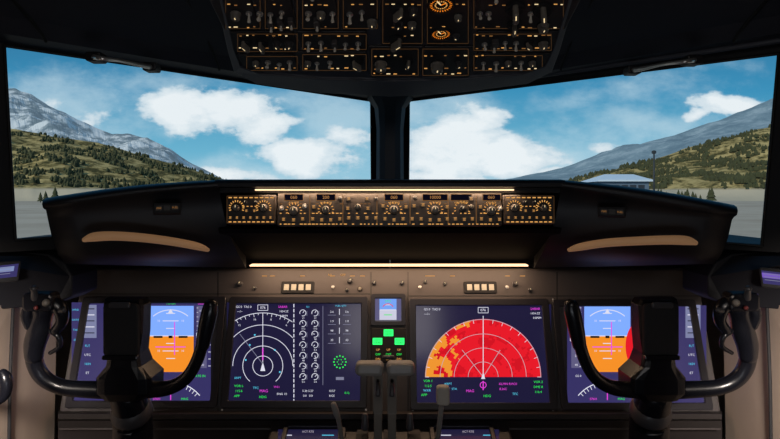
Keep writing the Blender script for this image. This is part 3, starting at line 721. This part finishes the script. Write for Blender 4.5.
for cx,cy,r in ((441,3,14),(441,32,11)):
    mb=MB(); n=28
    u,v=OF.uv(cx,cy); R=r*OF.pp(cx,cy).y/F
    rg=lambda rr,h:[OF.P(u+rr*math.cos(2*math.pi*i/n),v+rr*math.sin(2*math.pi*i/n),h) for i in range(n)]
    loft(mb,[rg(R,0),rg(R,.007),rg(R*.88,.008),rg(R*.84,.004)],blackm,False,True)
    def tick(a,r0,r1,w,m):
        ca,sa=math.cos(a),math.sin(a); 
        mb.add([OF.P(u+ca*rr-sa*ww,v+sa*rr+ca*ww,.0045) for rr,ww in ((r0,-w),(r1,-w),(r1,w),(r0,w))],[[0,1,2,3]],m)
    for i in range(24): tick(2*math.pi*i/24,R*.62,R*.8,R*.035,orangeL)
    for i in range(16): tick(2*math.pi*i/16,R*.36,R*.46,R*.05,amber)
    tick(2.2,0,R*.55,R*.05,warmw); tick(.6,0,R*.4,R*.05,orangeL)
    fin(mb,'round_gauge',oh,label='round gauge with glowing amber ticks')
# ================= OUTSIDE
def terrain_mat(name,cols,scale,detail=8,haze=None,pale=None):
    m=bpy.data.materials.new(name); m.use_nodes=True; nt=m.node_tree; b=nt.nodes['Principled BSDF']
    tc=nt.nodes.new('ShaderNodeTexCoord'); nz=nt.nodes.new('ShaderNodeTexNoise'); nz.inputs['Scale'].default_value=scale; nz.inputs['Detail'].default_value=detail; nz.inputs['Roughness'].default_value=.7
    nt.links.new(tc.outputs['Object'],nz.inputs['Vector'])
    cr=nt.nodes.new('ShaderNodeValToRGB'); cr.color_ramp.elements[0].position=cols[0][0]; cr.color_ramp.elements[0].color=cols[0][1]
    cr.color_ramp.elements[1].position=cols[-1][0]; cr.color_ramp.elements[1].color=cols[-1][1]
    for p,c in cols[1:-1]:
        e=cr.color_ramp.elements.new(p); e.color=c
    nt.links.new(nz.outputs['Fac'],cr.inputs[0]); outc=cr.outputs[0]
    if pale:
        g=nt.nodes.new('ShaderNodeNewGeometry'); sp=nt.nodes.new('ShaderNodeSeparateXYZ'); nt.links.new(g.outputs['Position'],sp.inputs[0])
        mr=nt.nodes.new('ShaderNodeMapRange'); mr.inputs[1].default_value=pale[0]; mr.inputs[2].default_value=pale[0]+3; nt.links.new(sp.outputs[2],mr.inputs[0])
        mx=nt.nodes.new('ShaderNodeMix'); mx.data_type='RGBA'; nt.links.new(mr.outputs[0],mx.inputs[0]); mx.inputs[6].default_value=pale[1]; nt.links.new(outc,mx.inputs[7]); outc=mx.outputs[2]
    nt.links.new(outc,b.inputs['Base Color']); b.inputs['Roughness'].default_value=1; b.inputs['Specular IOR Level'].default_value=0
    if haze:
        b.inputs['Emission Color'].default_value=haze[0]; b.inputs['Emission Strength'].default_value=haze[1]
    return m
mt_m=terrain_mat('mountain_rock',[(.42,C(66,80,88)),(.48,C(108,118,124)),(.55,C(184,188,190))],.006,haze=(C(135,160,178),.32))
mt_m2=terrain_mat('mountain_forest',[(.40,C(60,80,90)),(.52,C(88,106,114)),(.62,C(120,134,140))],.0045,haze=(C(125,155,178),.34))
hill_m=terrain_mat('hill_scrub',[(.42,C(62,60,36)),(.49,C(122,110,70)),(.58,C(176,158,108))],.05,pale=(Z0+8,C(182,172,150)),haze=(C(120,130,120),.04))
def interp(prof,x):
    for (a,b),(c,d) in zip(prof,prof[1:]):
        if a<=x<=c: return b+(d-b)*(x-a)/(c-a)
    return prof[0][1] if x<prof[0][0] else prof[-1][1]
def ridge(prof,D,near,name,m,label,cat,amp,ns,kind=None,nc=260,nr=30):
    mb=MB(); x0,x1=prof[0][0],prof[-1][0]; vs=[]; g=[]
    for r in range(nr+1):
        t=r/nr; row=[]
        for c in range(nc+1):
            px=x0+(x1-x0)*c/nc; dd=D*(1-t)+near*t
            hz=(CY-interp(prof,px))/F*D
            X=(px-CX)/F*dd; q=Vector((X/ns,dd/ns,.3))
            nzv=noise.fractal(q,1.,2.,6)
            rid=abs(noise.noise(Vector((X/ns*.8,dd/ns*.8,5.))))
            z=-5+(hz+5)*(1-t)**1.15+ (nzv*amp*(.5 if r<2 else 1) - rid*amp*.9*math.sin(math.pi*min(t*1.1,1)))*(1 if t<.9 else (1-t)*10)*min(1.,(hz+5)/(amp*4))
            row.append(Vector((X,dd,z)))
        vs+=row; g.append(row)
    n=nc+1
    mb.add(vs,[[k*n+i,(k+1)*n+i,(k+1)*n+i+1,k*n+i+1] for k in range(nr) for i in range(nc)],m,cat=='hill')
    o=fin(mb,name,label=label,category=cat,kind=kind)
    return g
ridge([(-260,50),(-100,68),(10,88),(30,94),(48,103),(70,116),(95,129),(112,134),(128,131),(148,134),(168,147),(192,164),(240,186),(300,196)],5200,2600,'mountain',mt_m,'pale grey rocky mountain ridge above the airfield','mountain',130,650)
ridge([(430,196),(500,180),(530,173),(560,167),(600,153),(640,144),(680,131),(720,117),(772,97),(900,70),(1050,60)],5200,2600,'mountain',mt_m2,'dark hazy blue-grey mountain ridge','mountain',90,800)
gL=ridge([(-260,105),(-60,118),(10,129),(60,137),(110,146),(160,159),(215,177),(262,190),(330,197)],1050,560,'hill',hill_m,'scrubby brown hillside dotted with dark conifers','hill',12,130)
gR=ridge([(530,194),(575,181),(610,170),(650,160),(690,148),(720,141),(772,126),(900,110),(1050,100)],1050,560,'hill',hill_m,'tree-covered hillside behind the airfield buildings','hill',12,130)
fol=mat('conifer_green',C(60,64,38),.95,var=.5,scale=.05)
def forest(g,name,N,seed,label):
    rnd=random.Random(seed); mb=MB(); nr=len(g); nc=len(g[0])
    cnt=0
    while cnt<N:
        r=rnd.randrange(0,nr-3); c=rnd.randrange(0,nc); P=g[r][c]
        if abs(P.x/P.y)>.8 or P.z<10: continue
        if noise.noise(Vector((P.x/45,P.y/45,seed)))<.04: continue
        P=P+Vector((rnd.uniform(-5,5),rnd.uniform(-8,8),-1)); hh=rnd.uniform(3,8.5); w=hh*rnd.uniform(.3,.5)
        vs=[P+Vector((w*math.cos(k*1.2566),w*math.sin(k*1.2566),hh*.08)) for k in range(5)]+[P+Vector((w*.7*math.cos(k*1.2566),w*.7*math.sin(k*1.2566),hh*.6)) for k in range(5)]+[P+Vector((0,0,hh))]
        mb.add(vs,[[k,(k+1)%5,5+(k+1)%5,5+k] for k in range(5)]+[[5+k,5+(k+1)%5,10] for k in range(5)],fol); cnt+=1
    fin(mb,name,label=label,category='forest',kind='stuff')
forest(gL,'forest',2100,3,'scattered dark conifer forest on the hillside')
forest(gR,'forest',3000,5,'scattered dark conifer forest behind the airfield')
gm=terrain_mat('airfield_ground',[(.3,C(150,140,126)),(.5,C(172,164,150)),(.7,C(190,182,168))],.02)
mb=MB(); mb.add([(-6000,3,-4.2),(6000,3,-4.2),(6000,7000,-4.2),(-6000,7000,-4.2)],[[0,1,2,3]],gm)
fin(mb,'ground',kind='structure')
# hangar
D=230; x0=(600-CX)/F*D; x1=(649-CX)/F*D
mb=MB(); zt=(CY-181)/F*D; zr=(CY-173)/F*D
wallm=mat('hangar_wall',C(86,106,126),.8,var=.1,scale=.5); roofm=mat('hangar_roof',C(196,214,230),.6,var=.04,scale=.5)
mb.add([(x0,D,-4.2),(x1,D,-4.2),(x1,D,zt),(x0,D,zt),(x0,D+26,-4.2),(x1,D+26,-4.2),(x1,D+26,zt),(x0,D+26,zt)],[[0,1,2,3],[1,5,6,2],[5,4,7,6],[4,0,3,7]],wallm)
bd=fin(mb,'hangar',label='low grey airfield building with pale roof',category='building')
mb=MB(); e=1.2
mb.add([(x0-e,D-e,zt-.2),(x1+e,D-e,zt-.2),(x1+e-2,D+13,zr),(x0-e+8,D+13,zr),(x0-e,D+27,zt-.2),(x1+e,D+27,zt-.2),(x0-e,D-e,zt+.5),(x1+e,D-e,zt+.5)],[[6,7,2,3],[0,1,7,6],[3,2,5,4],[1,5,2,7],[0,6,3,4]],roofm); fin(mb,'roof',bd)
wm=mat('dark_door',C(40,46,56),.5)
for k in range(5):
    mb=MB(); xx=x0+2+k*(x1-x0-3)/5; mb.add([(xx,D-.1,-4.2),(xx+2.6,D-.1,-4.2),(xx+2.6,D-.1,zt-1.6),(xx,D-.1,zt-1.6)],[[0,1,2,3]],wm)
    fin(mb,'hangar_door',bd)
mb=MB(); P=V(654,197,150); lathe(mb,[(.3,-4.2),(.2,12.5)],mat('mast_dark',C(40,46,52),.6),8,True,(P.x,P.y,0)); rbox(mb,lambda u,v,h:Vector((P.x+u,P.y-h,11.9+v)),-.5,-.3,.5,.5,-.3,.3,.1,MATS['mast_dark'])
fin(mb,'light_mast',label='dark tall light mast on the apron',category='light mast')
def f_tree(mb):
    lathe(mb,[(.3,0),(.2,2)],mat('bark',C(60,46,36),.9),6,True)
    for z0,z1,w in ((1.2,5,2.2),(3.4,7.4,1.7),(5.6,10,1.1)):
        lathe(mb,[(w,z0),(w*.5,(z0+z1)/2),(.05,z1)],fol,9,False)
tm=mk(f_tree,'conifer_tree'); rnd=random.Random(11); placed=[]; k=0
while k<24:
    D=rnd.uniform(380,545); px=rnd.uniform(656,712) if k<16 else rnd.uniform(30,150)
    P=V(px,197,D)
    if any(abs(P.x-q.x)<8 and abs(P.y-q.y)<8 for q in placed): continue
    placed.append(P); k+=1
    o=bpy.data.objects.new('conifer_tree',tm)
    setup(o,None,'dark green conifer at the airfield edge','tree','conifers at the airfield edge',None,Vector((P.x,P.y,-4.2+Z0)))
    s=rnd.uniform(.6,1.2); o.scale=(s*1.4,s*1.4,s)
# ================= WORLD
w=bpy.data.worlds.new('sky'); scene.world=w; w.use_nodes=True; nt=w.node_tree; nt.nodes.clear()
N=nt.nodes.new; L=nt.links.new
outw=N('ShaderNodeOutputWorld'); bg=N('ShaderNodeBackground'); L(bg.outputs[0],outw.inputs[0]); bg.inputs[1].default_value=1.
tc=N('ShaderNodeTexCoord'); sep=N('ShaderNodeSeparateXYZ'); L(tc.outputs['Generated'],sep.inputs[0])
def M(op,a,b=None,clamp=False):
    n=N('ShaderNodeMath'); n.operation=op; n.use_clamp=clamp
    for i,x in enumerate((a,b)):
        if x is None: continue
        if isinstance(x,(int,float)): n.inputs[i].default_value=x
        else: L(x,n.inputs[i])
    return n.outputs[0]
y=M('MAXIMUM',M('ABSOLUTE',sep.outputs[1]),.15)
u=M('DIVIDE',sep.outputs[0],y); v=M('DIVIDE',sep.outputs[2],y)
cmb=N('ShaderNodeCombineXYZ'); L(u,cmb.inputs[0]); L(M('MULTIPLY',v,1.7),cmb.inputs[1])
nz=N('ShaderNodeTexNoise'); nz.inputs['Scale'].default_value=11; nz.inputs['Detail'].default_value=12; nz.inputs['Roughness'].default_value=.6; L(cmb.outputs[0],nz.inputs['Vector'])
nw=N('ShaderNodeTexNoise'); nw.inputs['Scale'].default_value=6; nw.inputs['Detail'].default_value=6; L(cmb.outputs[0],nw.inputs['Vector'])
sp2=N('ShaderNodeSeparateColor'); L(nw.outputs['Color'],sp2.inputs[0])
ud=M('ADD',u,M('MULTIPLY',M('SUBTRACT',sp2.outputs[0],.5),.14)); vd=M('ADD',v,M('MULTIPLY',M('SUBTRACT',sp2.outputs[1],.5),.09))
def blobs(lst,k):
    acc=None
    for (x,yy,rx,ry,st) in lst:
        cu=(x-CX)/F; cv=(CY-yy)/F; rx=rx/F; ry=ry/F
        a=M('MULTIPLY',M('SUBTRACT',ud,cu),1/rx); b=M('MULTIPLY',M('SUBTRACT',vd,cv),1/ry)
        d=M('ADD',M('MULTIPLY',a,a),M('MULTIPLY',b,b))
        e=M('MULTIPLY',M('EXPONENT',M('MULTIPLY',d,k)),st)
        acc=e if acc is None else M('MAXIMUM',acc,e)
    return acc
hz=blobs(((60,98,100,26,.9),(150,78,100,16,.65),(340,122,60,44,.95),(110,128,70,20,.7),(300,100,90,20,.65),(430,112,70,34,.85),(560,165,120,30,.95),(640,130,90,24,.75),(650,92,90,16,.65),(560,100,80,16,.5),(700,68,80,12,.4),(250,176,80,22,.85),(20,130,50,34,.7)),-.65)
cu_=blobs(((188,114,42,27,1.05),(232,110,42,24,1.05),(262,128,32,15,.9),(308,158,46,17,1.05),(348,140,26,16,.75),(240,176,50,10,.85),(100,114,38,10,.6),(452,150,56,33,1.05),(470,124,42,18,.9),(510,160,46,22,1.05),(440,178,70,12,.9),(570,178,60,9,.75),(738,106,46,13,1.05),(700,116,28,8,.8),(600,148,45,9,.45),(40,100,40,9,.5)),-.85)
densh=M('ADD',hz,M('MULTIPLY',M('SUBTRACT',nz.outputs['Fac'],.5),1.3))
dens=M('ADD',cu_,M('MULTIPLY',M('SUBTRACT',nz.outputs['Fac'],.5),1.6))
def mrng(x,a,b):
    mr=N('ShaderNodeMapRange'); mr.interpolation_type='SMOOTHSTEP'; mr.inputs[1].default_value=a; mr.inputs[2].default_value=b; L(x,mr.inputs[0]); return mr.outputs[0]
cr=N('ShaderNodeValToRGB'); L(M('MULTIPLY',v,2.2,True),cr.inputs[0]); E=cr.color_ramp.elements
E[0].position=0; E[0].color=C(166,208,226); E[1].position=.75; E[1].color=C(46,108,152)
for p,c in ((.18,C(108,180,210)),(.42,C(62,146,188))):
    e=E.new(p); e.color=c
mx=N('ShaderNodeMix'); mx.data_type='RGBA'; L(M('MULTIPLY',mrng(densh,.18,1.),.58),mx.inputs[0]); L(cr.outputs[0],mx.inputs[6]); mx.inputs[7].default_value=C(204,226,236)
cc=N('ShaderNodeValToRGB'); L(dens,cc.inputs[0]); cc.color_ramp.elements[0].position=.42; cc.color_ramp.elements[0].color=C(196,216,228); cc.color_ramp.elements[1].position=.85; cc.color_ramp.elements[1].color=C(242,247,250)
mx2=N('ShaderNodeMix'); mx2.data_type='RGBA'; L(M('MULTIPLY',mrng(dens,.34,.60),.95),mx2.inputs[0]); L(mx.outputs[2],mx2.inputs[6]); L(cc.outputs[0],mx2.inputs[7]); L(mx2.outputs[2],bg.inputs[0])
# ================= LIGHTS
def area(name,loc,rot,sx,sy,e,col):
    l=bpy.data.lights.new(name,'AREA'); l.shape='RECTANGLE'; l.size=sx; l.size_y=sy; l.energy=e; l.color=col
    o=bpy.data.objects.new(name,l); scene.collection.objects.link(o); o.location=Vector(loc)+Vector((0,0,Z0)); o.rotation_euler=rot; return o
W=(1,.66,.42)
area('hood_strip_lamp',(0,1.128,.010),(math.radians(12),0,0),.52,.006,.46,W)
area('panel_strip_lamp',(0,1.255,-.150),(math.radians(8),0,0),.64,.01,.9,W)
area('dome_fill',(0,-.3,.38),(math.radians(62),0,0),.5,.3,1.3,(1,.95,.92))  # added fill behind the camera so yokes and overhead show
o=area('cabin_fill',(0,.15,-.45),(0,0,0),.4,.2,.65,(.85,.9,1.))  # added fill aimed upward, evens out ceiling and overhead
o.rotation_euler=Vector((0,.75,.9)).to_track_quat('-Z','Y').to_euler()
for nm,s in (('side_fill_left',-1),('side_fill_right',1)):  # added fills, one per side, brightening the tan side linings
    o=area(nm,(s*.5,.45,-.12),(0,0,0),.08,.08,1.7,(1,.88,.78))
    o.rotation_euler=(Vector((s*.87,1.05,-.46))-Vector((s*.5,.45,-.12))).to_track_quat('-Z','Y').to_euler(); o.data.spread=math.radians(60)
s=bpy.data.lights.new('sun','SUN'); s.energy=2.7; s.angle=.01; s.color=(1,.94,.82); so=bpy.data.objects.new('sun',s); scene.collection.objects.link(so)
so.rotation_euler=Vector((.7,.85,-.65)).to_track_quat('-Z','Y').to_euler()
# ================= CAMERA
cam=bpy.data.cameras.new('camera'); co=bpy.data.objects.new('camera',cam); scene.collection.objects.link(co); scene.camera=co
co.location=(0,0,Z0); co.rotation_euler=(math.radians(90),0,0); cam.sensor_width=36; cam.lens=36*F/780; cam.shift_y=-22.5/780; cam.clip_start=.02; cam.clip_end=20000
